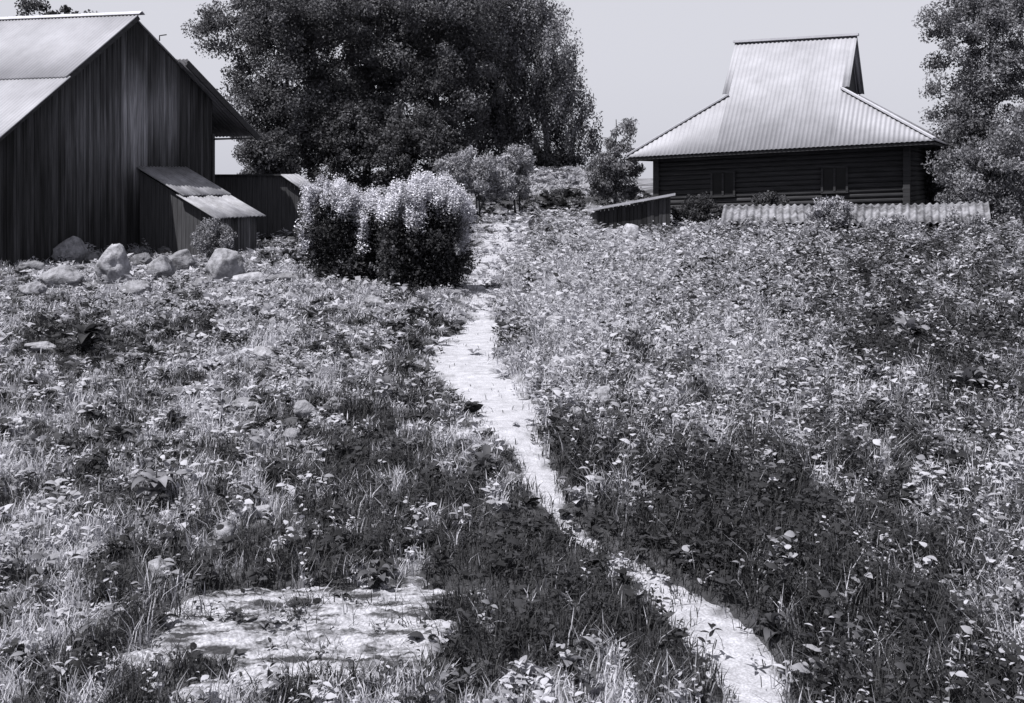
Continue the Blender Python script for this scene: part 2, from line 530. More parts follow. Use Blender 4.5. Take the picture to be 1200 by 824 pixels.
def make_grass(n, name):
    x, y = scatter(n, 4.1, 58, -.75)
    # tufts: pull some blades together
    n = len(x)
    z = H(x, y) + .03 * (path_in(x, y) > 0)
    h = tall(x, y) * (.10 + .17 * rng.random(n)) * (1 + .25 * sstep(y, 6, 30))
    w = (.0035 + .004 * rng.random(n)) * np.maximum(1, (y / 6.5)) ** .85
    yaw = 2 * math.pi * (fbm(x * 1.7, y * 1.7, 81, 2) * 1.2 + rng.random(n))
    lean = .25 + .9 * rng.random(n)
    D = np.stack([np.cos(yaw), np.sin(yaw), 0 * yaw], 1); S = np.stack([-np.sin(yaw), np.cos(yaw), 0 * yaw], 1)
    B = np.stack([x, y, z - .01], 1)
    up = np.array([0, 0, 1.])
    rows = []
    for f, ww in ((0, .8), (.55, 1.), (1, .12)):
        c = B + up * (h * (f - .22 * lean * f * f))[:, None] + D * (h * lean * f * f * .75)[:, None]
        rows += [c - S * (w * ww / 2)[:, None], c + S * (w * ww / 2)[:, None]]
    V = np.stack(rows, 1).reshape(-1, 3)
    i = np.arange(n)[:, None] * 6
    Q = np.concatenate([i + np.array([[0, 1, 3, 2]]), i + np.array([[2, 3, 5, 4]])], 1).reshape(-1, 4)
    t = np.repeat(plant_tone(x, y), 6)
    return tag(link(name, np_mesh(name, V, Q, t), M['grass']), kind='stuff')


make_grass(540000, 'grass')


def make_weeds(nplants, name):
    x, y = scatter(nplants, 4.1, 58, -.55)
    k = rng.random(len(x)) < (.45 + .55 * right_of_path(x, y))
    x, y = x[k], y[k]; n = len(x)
    z = H(x, y) + .03 * (path_in(x, y) > 0)
    hh = tall(x, y) * (.10 + .24 * rng.random(n)) * (1 + .45 * sstep(y, 6, 30))
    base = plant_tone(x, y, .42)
    m = 9
    idx = np.repeat(np.arange(n), m)
    f = np.tile((np.arange(m) + .6) / m, n) + rng.normal(size=n * m) * .05
    yaw = np.tile(np.arange(m) * 2.4, n) + np.repeat(rng.random(n) * 6.28, m)
    tilt = .35 + .5 * rng.random(n * m) - .35 * f
    out = np.stack([np.cos(yaw) * np.cos(tilt), np.sin(yaw) * np.cos(tilt), np.sin(tilt)], 1)
    big = np.where(rng.random(n) < .3, 1.75, .95)
    L = (.03 + .05 * rng.random(n * m)) * big[idx] * (y[idx] / 9) ** .72 * (1.15 - .5 * f)
    sp = rng.random(n)[idx]
    W = L * (.28 + .5 * sp)
    lean = rng.normal(size=(n, 2)) * .25
    C = np.stack([x[idx] + lean[idx, 0] * hh[idx] * f, y[idx] + lean[idx, 1] * hh[idx] * f, z[idx] + hh[idx] * f], 1) + out * (L * .55)[:, None]
    up = np.tile(np.array([[0, 0, 1.]]), (n * m, 1)) + rng.normal(size=(n * m, 3)) * .35
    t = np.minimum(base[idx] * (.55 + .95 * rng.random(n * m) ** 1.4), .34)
    nr = y[idx] < 12
    V1, Q1 = leaf_arrays_fine(C[nr], out[nr], up[nr], L[nr], W[nr]); V2, Q2 = leaf_arrays(C[~nr], out[~nr], up[~nr], L[~nr], W[~nr])
    tt = np.concatenate([(t[nr][:, None] * np.array([[.8, .8, 1.05, .9, 1.1, .95, 1.1, .95, 1.2, 1.2]])).ravel(), np.repeat(t[~nr], 4)])
    return tag(link(name, np_mesh(name, np.concatenate([V1, V2]), np.concatenate([Q1, Q2 + len(V1)]), tt), M['leaf']), kind='stuff')


make_weeds(47000, 'weeds')


# ------------------------------------------------------------------ corrugated sheets
def corrugated(name, f0, f1, a, b, pitch, amp, mat, parent, per=8, thick=.025, nrm=(0, 0, 1)):
    """sheet of columns: f0(s) low end, f1(s) high end for s in a..b"""
    n = max(4, int(abs(b - a) / pitch * per))
    ss = np.linspace(a, b, n + 1)
    lo = np.array([f0(s) for s in ss]); hi = np.array([f1(s) for s in ss])
    nr = np.array(Vector(nrm).normalized())
    off = (amp * np.sin(ss / pitch * 2 * math.pi))[:, None] * nr
    V = np.stack([lo + off, hi + off, lo + off - nr * thick, hi + off - nr * thick], 1).reshape(-1, 3)
    i = np.arange(n)[:, None] * 4
    Q = [i + np.array([[0, 4, 5, 1]]), i + np.array([[2, 3, 7, 6]]), i + np.array([[0, 2, 6, 4]]), i + np.array([[1, 5, 7, 3]])]
    Q = np.concatenate(Q, 1).reshape(-1, 4)
    e = n * 4
    Q = np.concatenate([Q, [[0, 1, 3, 2], [e, e + 2, e + 3, e + 1]]])
    me = np_mesh(name, V, Q)
    o = link(name, me, mat, parent)
    return o


# ------------------------------------------------------------------ barn on the left
BA = R(62)
bn = Vector((math.sin(BA), -math.cos(BA), 0)); bg = Vector((math.cos(BA), math.sin(BA), 0))
BP = Vector(((155 - 600) / F * 31, 31, EYE))
ZP = 4.83; SL, SR = .82, .69


def B(s, t, z):
    z = z + .045 * t * min(1, max(0, (z - 1.0) / 3.6))
    return BP + bg * s - bn * t + Vector((0, 0, z))


def roofz(s): return ZP - (SL * -s if s < 0 else SR * s)


def make_barn():
    root = thing('barn', 'tall dark plank barn with a pale tin roof and steep gable', 'barn', (BP.x, BP.y, hz(BP.x, BP.y)))
    w = MB(); s = -4.5
    while s < 3.3 - .02:
        bw = random.uniform(.08, .14); e = min(s + bw, 3.3)
        off = random.uniform(-.012, .012)
        # old boards, some tarred; a paler area below the peak
        rnd = random.uniform(.5, 1.5); mid = (s + .06)
        z0, z1 = -2.7, roofz(s + .01) - .10; z2 = roofz(e - .01) - .10
        if s < 0 < e: z1 = z2 = max(z1, z2)
        g = .008
        a, b2 = s + g / 2, e - g / 2
        nseg = 14; b0 = len(w.v)
        for q in range(nseg + 1):
            f = q / nseg
            za, zb_ = z0 + (z1 - z0) * f, z0 + (z2 - z0) * f
            zc = (za + zb_) / 2
            pale_area = math.exp(-((mid - .05 + .05 * (zc - 2)) / .42) ** 2 - ((zc - 1.6) / 1.5) ** 2) * 1.0 \
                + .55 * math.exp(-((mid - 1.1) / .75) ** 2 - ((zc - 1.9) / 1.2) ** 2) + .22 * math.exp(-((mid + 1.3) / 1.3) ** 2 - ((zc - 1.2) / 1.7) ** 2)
            tn = (.022 + .19 * pale_area) * (rnd if pale_area < .3 else (.55 * rnd + .45))
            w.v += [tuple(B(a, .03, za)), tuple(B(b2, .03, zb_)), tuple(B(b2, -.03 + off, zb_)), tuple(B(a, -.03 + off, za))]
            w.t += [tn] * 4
            if q:
                p = b0 + 4 * (q - 1)
                for m_ in range(4):
                    n_ = (m_ + 1) % 4
                    w.f.append([p + m_, p + n_, p + 4 + n_, p + 4 + m_])
        w.f.append([b0, b0 + 3, b0 + 2, b0 + 1]); p = b0 + 4 * nseg; w.f.append([p, p + 1, p + 2, p + 3])
        s = e
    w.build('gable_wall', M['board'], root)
    # backing and side walls
    k = MB()
    k.hexa([B(-4.5, .2, -2.7), B(3.28, .2, -2.7), B(3.28, .04, -2.7), B(-4.5, .04, -2.7),
            B(-4.5, .2, .8), B(3.28, .2, .8), B(3.28, .04, .8), B(-4.5, .04, .8)])
    k.hexa([B(-4.4, .2, .8), B(3.2, .2, .8), B(3.2, .04, .8), B(-4.4, .04, .8),
            B(-.1, .2, ZP - .3), B(.1, .2, ZP - .3), B(.1, .04, ZP - .3), B(-.1, .04, ZP - .3)])
    for ss in (-4.46, 3.24):
        k.hexa([B(ss - .04, .21, -2.7), B(ss + .04, .21, -2.7), B(ss + .04, 14, -2.7), B(ss - .04, 14, -2.7),
                B(ss - .04, .21, roofz(ss) - .15), B(ss + .04, .21, roofz(ss) - .15), B(ss + .04, 14, roofz(ss) - .15), B(ss - .04, 14, roofz(ss) - .15)])
    k.hexa([B(-4.4, 13.9, -2.7), B(3.2, 13.9, -2.7), B(3.2, 14, -2.7), B(-4.4, 14, -2.7),
            B(-4.4, 13.9, 1), B(3.2, 13.9, 1), B(3.2, 14, 1), B(-4.4, 14, 1)])
    k.build('side_wall', M['darkboard'], root)
    nl = (-bg * SL + Vector((0, 0, 1))).normalized(); nr_ = (bg * SR + Vector((0, 0, 1))).normalized()
    # left slope in two courses, the lower one tucked under the upper
    corrugated('roof_sheet', lambda t: B(-2.6, t, roofz(-2.6) + .05), lambda t: B(0, t, ZP + .05), -.32, 14.3, .16, .018, M['tin'], root, nrm=nl)
    corrugated('roof_sheet', lambda t: B(-5.2, t, roofz(-5.2) + .0), lambda t: B(-2.5, t, roofz(-2.5) + .0), -.36, 14.3, .16, .018, M['tin'], root, nrm=nl)
    # right slope: short upper course flush with the gable, longer lower course sailing out past it
    corrugated('roof_sheet', lambda t: B(1.95, t, roofz(1.95) - .01), lambda t: B(0.02, t, ZP - .01), -.08, 14.3, .16, .018, M['oldtin'], root, nrm=nr_)
    corrugated('roof_sheet', lambda t: B(5.15, t, roofz(5.15) + .08), lambda t: B(1.80, t, roofz(1.80) + .10), -.42, 14.3, .16, .018, M['oldtin'], root, nrm=nr_)
    v = MB()
    v.bar(B(1.82, -.40, roofz(1.82) - .02), B(5.12, -.40, roofz(5.12) - .04), .05, .20)
    v.build('bargeboard', M['trimdark'], root)
    v = MB(); v.bar(B(-5.15, -.30, roofz(-5.15) - .10), B(-.02, -.30, ZP - .08), .045, .12)
    v.build('bargeboard', M['trimdark'], root)
    v = MB(); v.hexa([B(3.3, -.3, 1.15), B(4.95, -.3, 1.24), B(4.95, 14, 1.24), B(3.3, 14, 1.15), B(3.3, -.3, 1.2), B(4.95, -.3, 1.29), B(4.95, 14, 1.29), B(3.3, 14, 1.2)])
    v.build('soffit', M['trimdark'], root)
    rc = MB()
    for sg in (-1, 1):
        p, q = B(0, -.42, ZP + .10), B(0, 14.3, ZP + .10)
        o = bg * (.11 * sg) + Vector((0, 0, -.085))
        rc.hexa([p, p + o, q + o, q, p + Vector((0, 0, .02)), p + o + Vector((0, 0, .02)), q + o + Vector((0, 0, .02)), q + Vector((0, 0, .02))])
    rc.build('ridge_cap', M['trim'], root)
    h = MB(); a = B(1.02, -.05, roofz(1.02) + .05)
    h.tube([a, a + Vector((0, 0, .16)), a + Vector((.22, 0, .19))], [.022, .022, .018], 6); h.build('roof_hook', M['trimdark'], root)
    # a corner post
    c = MB(); c.box(B(3.31, -.02, -.55), bg * .05, bn * .07, Vector((0, 0, 1.9))); c.build('corner_post', M['trimdark'], root)


make_barn()


def make_lean_to():
    c = B(1.1, -1.6, 0)
    root = thing('lean_to_shed', 'low lean-to shed with a worn bright tin roof against the barn gable', 'shed', (c.x, c.y, hz(c.x, c.y)))
    nn = (bn * .44 + Vector((0, 0, 1))).normalized()
    zt, zb = .21, -1.22
    zl = lambda L: zt + (zb - zt) * L / 3.25
    corrugated('roof_sheet', lambda s: B(s, -1.95 - .05 * math.sin(s * 9), zl(1.95) + .05), lambda s: B(s, -.02, zl(0) + .05), .12, 2.12, .13, .016, M['oldtin'], root, nrm=nn)
    corrugated('roof_sheet', lambda s: B(s, -3.30 - .06 * math.sin(s * 7) , zl(3.3)), lambda s: B(s, -1.80, zl(1.8)), .02, 2.20, .13, .016, M['oldtin'], root, nrm=nn)
    w = MB(); s = .26
    while s < 2.0:
        e = min(s + random.uniform(.10, .16), 2.02)
        w.hexa([B(s, -3.10, -2.75), B(e - .012, -3.10, -2.75), B(e - .012, -3.07, -2.75), B(s, -3.07, -2.75),
                B(s, -3.10, zl(3.1) - .07), B(e - .012, -3.10, zl(3.1) - .07), B(e - .012, -3.07, zl(3.1) - .07), B(s, -3.07, zl(3.1) - .07)], random.uniform(.03, .09))
        s = e
    w.build('front_wall', M['board'], root)
    for ss in (.26, 2.0):
        k = MB(); L = .05
        while L < 3.06:
            L2 = min(L + random.uniform(.14, .2), 3.06)
            k.hexa([B(ss - .015, -L, -2.75), B(ss + .015, -L, -2.75), B(ss + .015, -L2 + .01, -2.75), B(ss - .015, -L2 + .01, -2.75),
                    B(ss - .015, -L, zl(L) - .07), B(ss + .015, -L, zl(L) - .07), B(ss + .015, -L2 + .01, zl(L2) - .07), B(ss - .015, -L2 + .01, zl(L2) - .07)])
            L = L2
        k.build('side_wall', M['darkboard'], root)


make_lean_to()


def make_outbuilding():
    d = 36.0
    c = P(300, 290, d)
    root = thing('outbuilding', 'low black outbuilding with a flat top behind the lean-to roof', 'outbuilding', (c.x, c.y, hz(c.x, c.y)))
    x0, x1, x2 = (236 - 600) / F * d, (331 - 600) / F * d, (356 - 600) / F * d
    zt = EYE + .02; zs = EYE - .52; zg = -.3
    w = MB(); x = x0
    while x < x2 - .02:
        e = min(x + random.uniform(.14, .2), x2)
        top = lambda q: (zt - .05 if q <= x1 else zt - .05 + (zs - zt) * (q - x1) / (x2 - x1))
        w.hexa([(x, d, zg), (e - .01, d, zg), (e - .01, d + .04, zg), (x, d + .04, zg), (x, d, top(x)), (e - .01, d, top(e)), (e - .01, d + .04, top(e)), (x, d + .04, top(x))])
        x = e
    w.build('front_wall', M['darkboard'], root)
    k = MB()
    k.hexa([(x2 - .05, d + .05, zg), (x2, d + .05, zg), (x2, d + 2.6, zg), (x2 - .05, d + 2.6, zg), (x2 - .05, d + .05, zs - .05), (x2, d + .05, zs - .05), (x2, d + 2.6, zs - .05), (x2 - .05, d + 2.6, zs - .05)])
    k.hexa([(x0, d + 2.6, zg), (x2, d + 2.6, zg), (x2, d + 2.65, zg), (x0, d + 2.65, zg), (x0, d + 2.6, zs - .05), (x2, d + 2.6, zs - .05), (x2, d + 2.65, zs - .05), (x0, d + 2.65, zs - .05)])
    k.build('side_wall', M['darkboard'], root)
    r = MB(); r.hexa([(x0 - .1, d - .12, zt - .045), (x1, d - .12, zt - .045), (x1, d + 2.75, zt - .30), (x0 - .1, d + 2.75, zt - .30), (x0 - .1, d - .12, zt), (x1, d - .12, zt), (x1, d + 2.75, zt - .25), (x0 - .1, d + 2.75, zt - .25)])
    r.build('roof', M['trimdark'], root)
    corrugated('roof_sheet', lambda t: Vector((x2 + .12, d + t, zs - .08)), lambda t: Vector((x1 - .02, d + t, zt + .0)), -.15, 2.7, .14, .015, M['oldtin'], root, nrm=(.6, 0, 1))


make_outbuilding()

# ------------------------------------------------------------------ house on the right
HB = R(27)
hu = Vector((-math.cos(HB), math.sin(HB), 0)); hv = Vector((math.sin(HB), math.cos(HB), 0))
HO = Vector((16.5, 40, EYE))
HT, HW = 12.8, 9.0
ZE, ZR = 1.40, 6.20
T1, T2 = 3.85, 8.75
FG = .49                        # where the gablets stop, as a fraction of the slope


def h(t, w, z):
    k = 1 - min(1, max(0, (z - ZE) / (ZR - ZE)))
    if z < ZE: k = 1
    return HO + hu * t + hv * w + Vector((0, 0, z - .56 * t / HT * k))


def zf(f): return ZE + (ZR - ZE) * f


def make_house():
    c = h(6.4, 4.5, -2)
    root = thing('house', 'dark log house under a big pale corrugated roof with a raised gablet top', 'house', (c.x, c.y, hz(c.x, c.y)))
    half = HW / 2
    pitch, amp = .19, .017
    # front and back slopes
    for side in (0, 1):
        W = (lambda w: w) if side == 0 else (lambda w: HW - w)
        nr = ((-hv if side == 0 else hv) * (ZR - ZE) + Vector((0, 0, half))).normalized()
        lo = lambda t: h(t, W(-.05), ZE - .05)
        full = lambda t: h(t, W(half), ZR)

        def hip(t):
            f = FG * (t / T1 if t <= T1 + 1e-6 else (HT - t) / (HT - T2))
            f = max(f, .002)
            return h(t, W(half * f), zf(f))
        roof = MB()
        parts = []
        corrugated('roof_slope', lo, hip, 0.0, T1, pitch, amp, M['tin'], root, nrm=nr)
        corrugated('roof_slope', lo, full, T1, T2, pitch, amp, M['tin'], root, nrm=nr)
        corrugated('roof_slope', lo, hip, T2, HT, pitch, amp, M['tin'], root, nrm=nr)
        # verge pieces of the gablet sailing a little past its face
        verge = lambda t: h(t, W(half * (FG + .02)), zf(FG + .02))
        corrugated('roof_slope', verge, full, T1 - .30, T1 - .002, pitch, amp, M['tin'], root, nrm=nr)
        corrugated('roof_slope', verge, full, T2 + .002, T2 + .30, pitch, amp, M['tin'], root, nrm=nr)
    # hipped ends
    for side in (0, 1):
        T = (lambda a: a * T1) if side == 0 else (lambda a: HT - a * (HT - T2))
        nr = ((-hu if side == 0 else hu) * 2.35 + Vector((0, 0, T1))).normalized()
        def lo2(w): return h(T(-.012), w, ZE - .04)
        def hi2(w):
            a = min(1.0, min(w, HW - w) / (half * FG)); a = max(a, .002)
            return h(T(a), w, zf(FG * a))
        corrugated('roof_slope', lo2, hi2, 0.0, HW, pitch, amp, M['tin'], root, nrm=nr)
        g = MB()
        tt = T1 + .02 if side == 0 else T2 - .02
        ti = .05 if side == 0 else -.05
        zg0 = zf(FG) - .1
        a, b2, cc = half * FG, HW - half * FG, half
        g.hexa([h(tt, a, zg0), h(tt, b2, zg0), h(tt + ti, b2, zg0), h(tt + ti, a, zg0),
                h(tt, cc - .06, ZR - .12), h(tt, cc + .06, ZR - .12), h(tt + ti, cc + .06, ZR - .12), h(tt + ti, cc - .06, ZR - .12)])
        g.build('gablet_wall', M['darkboard'], root)
    # caps over ridge and hips
    rc = MB(); rc.bar(h(T1 - .36, half, ZR + .05), h(T2 + .36, half, ZR + .05), .30, .10); rc.build('ridge_cap', M['trim'], root)
    for t0, t1 in ((T1, 0), (T2, HT)):
        for W0, W1 in ((half * FG, 0), (HW - half * FG, HW)):
            k = MB(); k.bar(h(t0, W0, zf(FG) + .05), h(t1, W1, ZE + .03), .20, .07); k.build('hip_cap', M['trim'], root)
    # dark lines of the eaves
    e = MB()
    for (a, b2) in (((0, .03), (HT, .03)), ((0, HW - .03), (HT, HW - .03)), ((.03, 0.1), (.03, HW - .1)), ((HT - .03, .1), (HT - .03, HW - .1))):
        e.bar(h(a[0], a[1], ZE - .15), h(b2[0], b2[1], ZE - .15), .04, .10)
    e.build('eaves_board', M['trimdark'], root)
    # log walls: courses of rounded logs
    wl = MB(); zb = -2.35
    n = 17; step = (ZE - .12 - zb) / n
    t0, t1, w0, w1 = 1.15, 11.6, .9, HW - .9
    for i in range(n):
        z = zb + step * (i + .5)
        ex = .16 if i % 2 else .02
        for (pa, pb) in (((t0 - ex, w0), (t1 + ex, w0)), ((t0 - ex, w1), (t1 + ex, w1))):
            wl.tube([h(pa[0], pa[1], z), h(pb[0], pb[1], z)], [step * .54] * 2, 10)
        ex = .02 if i % 2 else .16
        for tt in (t0, t1):
            wl.tube([h(tt, w0 - ex, z), h(tt, w1 + ex, z)], [step * .54] * 2, 10)
    wl.build('log_wall', M['log'], root, True)
    # ceiling boards under the roof
    ce = MB(); ce.hexa([h(.1, .1, ZE - .14), h(HT - .1, .1, ZE - .14), h(HT - .1, HW - .1, ZE - .14), h(.1, HW - .1, ZE - .14),
                        h(.1, .1, ZE - .09), h(HT - .1, .1, ZE - .09), h(HT - .1, HW - .1, ZE - .09), h(.1, HW - .1, ZE - .09)])
    ce.build('soffit', M['darkboard'], root)
    # windows and door in the shaded front
    for tw, nm in ((8.6, 'window'), (3.9, 'window')):
        fr = MB()
        for (a, b2) in (((tw - .5, .0), (tw - .5, -1.05)), ((tw + .5, 0), (tw + .5, -1.05)), ((tw - .55, .0), (tw + .55, 0)), ((tw - .55, -1.05), (tw + .55, -1.05)), ((tw, 0), (tw, -1.05))):
            fr.bar(h(a[0], w0 - .16, a[1] + .5), h(b2[0], w0 - .16, b2[1] + .5), .09, .06, up=hv)
        wf = fr.build('window', M['log'], root)
        pn = MB(); pn.hexa([h(tw - .5, w0 - .13, -.55), h(tw + .5, w0 - .13, -.55), h(tw + .5, w0 - .10, -.55), h(tw - .5, w0 - .10, -.55),
                            h(tw - .5, w0 - .13, .5), h(tw + .5, w0 - .13, .5), h(tw + .5, w0 - .10, .5), h(tw - .5, w0 - .10, .5)])
        o = pn.build('pane', M['glass'], None); o.parent = wf; o.matrix_parent_inverse = wf.matrix_parent_inverse.copy()
        o.matrix_parent_inverse = Matrix.Identity(4)
        wf_loc = Vector(root.location)
    for k, p in ((0, (t0 - .05, w0 - .05)), (1, (t1 + .05, w0 - .05))):
        c2 = MB(); c2.bar(h(p[0], p[1], -2.3), h(p[0], p[1], ZE - .16), .26, .26, up=hv); c2.build('corner_board', M['log'], root)


make_house()


def make_coop():
    d = 37.0
    a = P(697, 275, d)
    root = thing('small_shed', 'small dark plank shed with a thin pale slanting roof left of the house', 'shed', (a.x + 1.4, a.y, hz(a.x, a.y)))
    x0, x1 = (699 - 600) / F * d, (786 - 600) / F * d
    zt = lambda x: EYE + (HY - 246) / F * d + (x - x0) / (x1 - x0) * (16 / F * d)
    w = MB(); x = x0; zg = .15
    while x < x1 - .02:
        e = min(x + random.uniform(.13, .17), x1)
        o = random.uniform(0, .02)
        w.hexa([(x, d - o, zg), (e - .015, d - o, zg), (e - .015, d + .03, zg), (x, d + .03, zg), (x, d - o, zt(x) - .03), (e - .015, d - o, zt(e) - .03), (e - .015, d + .03, zt(e) - .03), (x, d + .03, zt(x) - .03)],
               random.uniform(.02, .05) if x > x0 + 1.5 else .018)
        x = e
    w.build('front_wall', M['board'], root)
    k = MB()
    for xx in (x0 + .02, x1 - .02):
        k.hexa([(xx - .02, d + .04, zg), (xx + .02, d + .04, zg), (xx + .02, d + 1.9, zg), (xx - .02, d + 1.9, zg), (xx - .02, d + .04, zt(xx) - .03), (xx + .02, d + .04, zt(xx) - .03), (xx + .02, d + 1.9, zt(xx) - .2), (xx - .02, d + 1.9, zt(xx) - .2)])
    k.hexa([(x0, d + 1.9, zg), (x1, d + 1.9, zg), (x1, d + 1.94, zg), (x0, d + 1.94, zg), (x0, d + 1.9, zt(x0) - .2), (x1, d + 1.9, zt(x1) - .2), (x1, d + 1.94, zt(x1) - .2), (x0, d + 1.94, zt(x0) - .2)])
    k.build('side_wall', M['darkboard'], root)
    r = MB(); xa, xb = x0 - .14, x1 + .14
    za, zb = zt(xa), zt(xb)
    for i in range(5):
        ya, yb = d - .18 + i * .45, d - .18 + i * .45 + .44
        e0, e1 = (ya - d) * .052, (yb - d) * .052
        r.hexa([(xa, ya, za - e0), (xb, ya, zb - e0), (xb, yb, zb - e1), (xa, yb, za - e1), (xa, ya, za + .085 - e0), (xb, ya, zb + .085 - e0), (xb, yb, zb + .085 - e1), (xa, yb, za + .085 - e1)])
    r.build('roof', M['trim'], root)


make_coop()


def make_shelter(px0, px1, py_top0, py_top1, py_bot0, py_bot1, d, label, sag=0.0):
    p0, p1 = P(px0, py_top0, d + 1.0), P(px1, py_top1, d + 1.0)
    q0, q1 = P(px0 - 4, py_bot0, d), P(px1 + 3, py_bot1, d)
    c = (q0 + q1) / 2
    root = thing('low_shelter', label, 'shelter', (c.x, c.y + .5, hz(c.x, c.y)), 'low tin roofed shelters in front of the log house')
    L = (q1 - q0).length
    lo = lambda s: q0.lerp(q1, s / L) + Vector((0, 0, -sag * math.sin(math.pi * s / L) + .03 * math.sin(s * 2.3)))
    hi = lambda s: p0.lerp(p1, s / L) + Vector((0, 0, -sag * .6 * math.sin(math.pi * s / L)))
    corrugated('roof_sheet', lo, hi, 0, L, .26, .045, M['shelter'], root, nrm=(0, -.5, 1))
    b = MB()
    n = int(L / .2)
    for i in range(n):
        f0, f1 = i / n, (i + .94) / n
        a, e = p0.lerp(p1, f0), p0.lerp(p1, f1)
        a2, e2 = a.copy(), e.copy(); a2.z -= .08 + sag * .6 * math.sin(math.pi * f0); e2.z = a2.z
        zg = -.1
        b.hexa([(a.x, a.y - .08, zg), (e.x, e.y - .08, zg), (e.x, e.y - .04, zg), (a.x, a.y - .04, zg), (a.x, a.y - .08, a2.z), (e.x, e.y - .08, e2.z), (e.x, e.y - .04, e2.z), (a.x, a.y - .04, a2.z)])
    b.build('back_wall', M['darkboard'], root)
    for f in (.04, .5, .96):
        m = MB(); a = q0.lerp(q1, f); a.y += .15; g = hz(a.x, a.y) - .2
        m.bar((a.x, a.y, g), (a.x, a.y, a.z - .03 - sag), .1, .1, up=(0, 1, 0)); m.build('post', M['trimdark'], root)


make_shelter(848, 952, 241, 240, 261, 261, 36.0, 'short low shelter with a ribbed tin roof beside the small shed')
make_shelter(958, 1158, 240, 237, 262, 259, 35.0, 'long low shelter with an overgrown ribbed tin roof nearest the right tree', .05)


# ------------------------------------------------------------------ trees and shrubs
def crown(name, parent, lobes, nclump, nleaf, size, tone, droop=0.0, clump=(.5, 1.1), flat=.75, mat='leaf', aspect=.55, lie=0.0, even=0.0):
    """lobes: list of (centre, radii) ellipsoids. Leaf clumps fill them; each clump is a puff of leaves."""
    vol = np.array([r[0] * r[1] * r[2] for _, r in lobes]); vol = vol / vol.sum()
    li = rng.choice(len(lobes), nclump, p=vol)
    LC = np.array([c for c, _ in lobes])[li]; LR = np.array([r for _, r in lobes])[li]
    dirs = rand_dirs(nclump); rad = rng.random(nclump) ** .42
    cc = LC + dirs * rad[:, None] * LR
    cr = rng.uniform(clump[0], clump[1], nclump)
    ct = rng.uniform(.6, 1.45, nclump) if not droop else rng.uniform(.35, 1.9, nclump)
    ct = 1 + (ct - 1) * (1 - even)
    k = rng.integers(0, nclump, nleaf)
    d = rand_dirs(nleaf)
    rr = rng.random(nleaf) ** .5
    off = d * (rr * cr[k])[:, None]; off[:, 2] *= flat
    if droop: off[:, 2] -= droop * rng.random(nleaf) ** 1.3; off[:, 0] *= .6; off[:, 1] *= .6
    C = cc[k] + off
    A = rand_dirs(nleaf); A[:, 2] -= .35 + droop * .6
    Nn = unit(d + rand_dirs(nleaf) * .8 + np.array([0, 0, .5]))
    if lie:
        A[:, 2] *= 1 - lie; Nn = unit(Nn * (1 - lie) + np.array([0, 0, lie]))
    L = size * rng.uniform(.6, 1.5, nleaf)
    t = tone * ct[k] * rng.uniform(.75, 1.3, nleaf)
    return leaf_obj(name, C, A, Nn, L, L * aspect * rng.uniform(.7, 1.3, nleaf), t, M[mat], parent)


def limbs(parent, base, top, r0, nb, reach, mat='bark', z0=.3):
    m = MB(); base = Vector(base); top = Vector(top)
    pts = []; n = 7
    for i in range(n + 1):
        f = i / n
        p = base.lerp(top, f) + Vector((random.uniform(-1, 1), random.uniform(-1, 1), 0)) * .12 * f * (1 - f) * 4
        pts.append(p)
    m.tube(pts, [r0 * (1.25 if i == 0 else 1) * (1 - .85 * i / n) + .01 for i in range(n + 1)], 9)
    m.build('trunk', M[mat], parent, True)
    for i in range(nb):
        m = MB()
        f = random.uniform(z0, .92); p = base.lerp(top, f); a = random.uniform(0, 6.28)
        q = p + Vector((math.cos(a), math.sin(a), random.uniform(.3, .9))) * reach * random.uniform(.5, 1)
        mid = p.lerp(q, .5) + Vector((0, 0, .15 * reach))
        rr = r0 * (1 - .8 * f) * .5
        m.tube([p, mid, q], [rr, rr * .6, .012], 6)
        m.build('limb', M[mat], parent, True)


def tree(name, label, cat, px, d, top, lobes, nclump, nleaf, size, tone, group=None, droop=0, clump=(.5, 1.1), bark='bark', r0=.22, reach=2.5, nb=10, flat=.75, aspect=.55):
    """lobes in photo pixels (px, py, half width, half height) at depth offset and half depth in metres"""
    x = (px - 600) / F * d; zg = hz(x, d)
    root = thing(name, label, cat, (x, d, zg), group)
    lb = []
    for (lx, ly, rx, ry, dd, rd) in lobes:
        c = P(lx, ly, d + dd)
        lb.append((tuple(c), (rx * d / F, rd, ry * d / F)))
    limbs(root, (x, d, zg - .2), P(px, top, d), r0, nb, reach, bark)
    crown('crown', root, lb, nclump, nleaf, size, tone, droop, clump, flat, aspect=aspect)
    return root


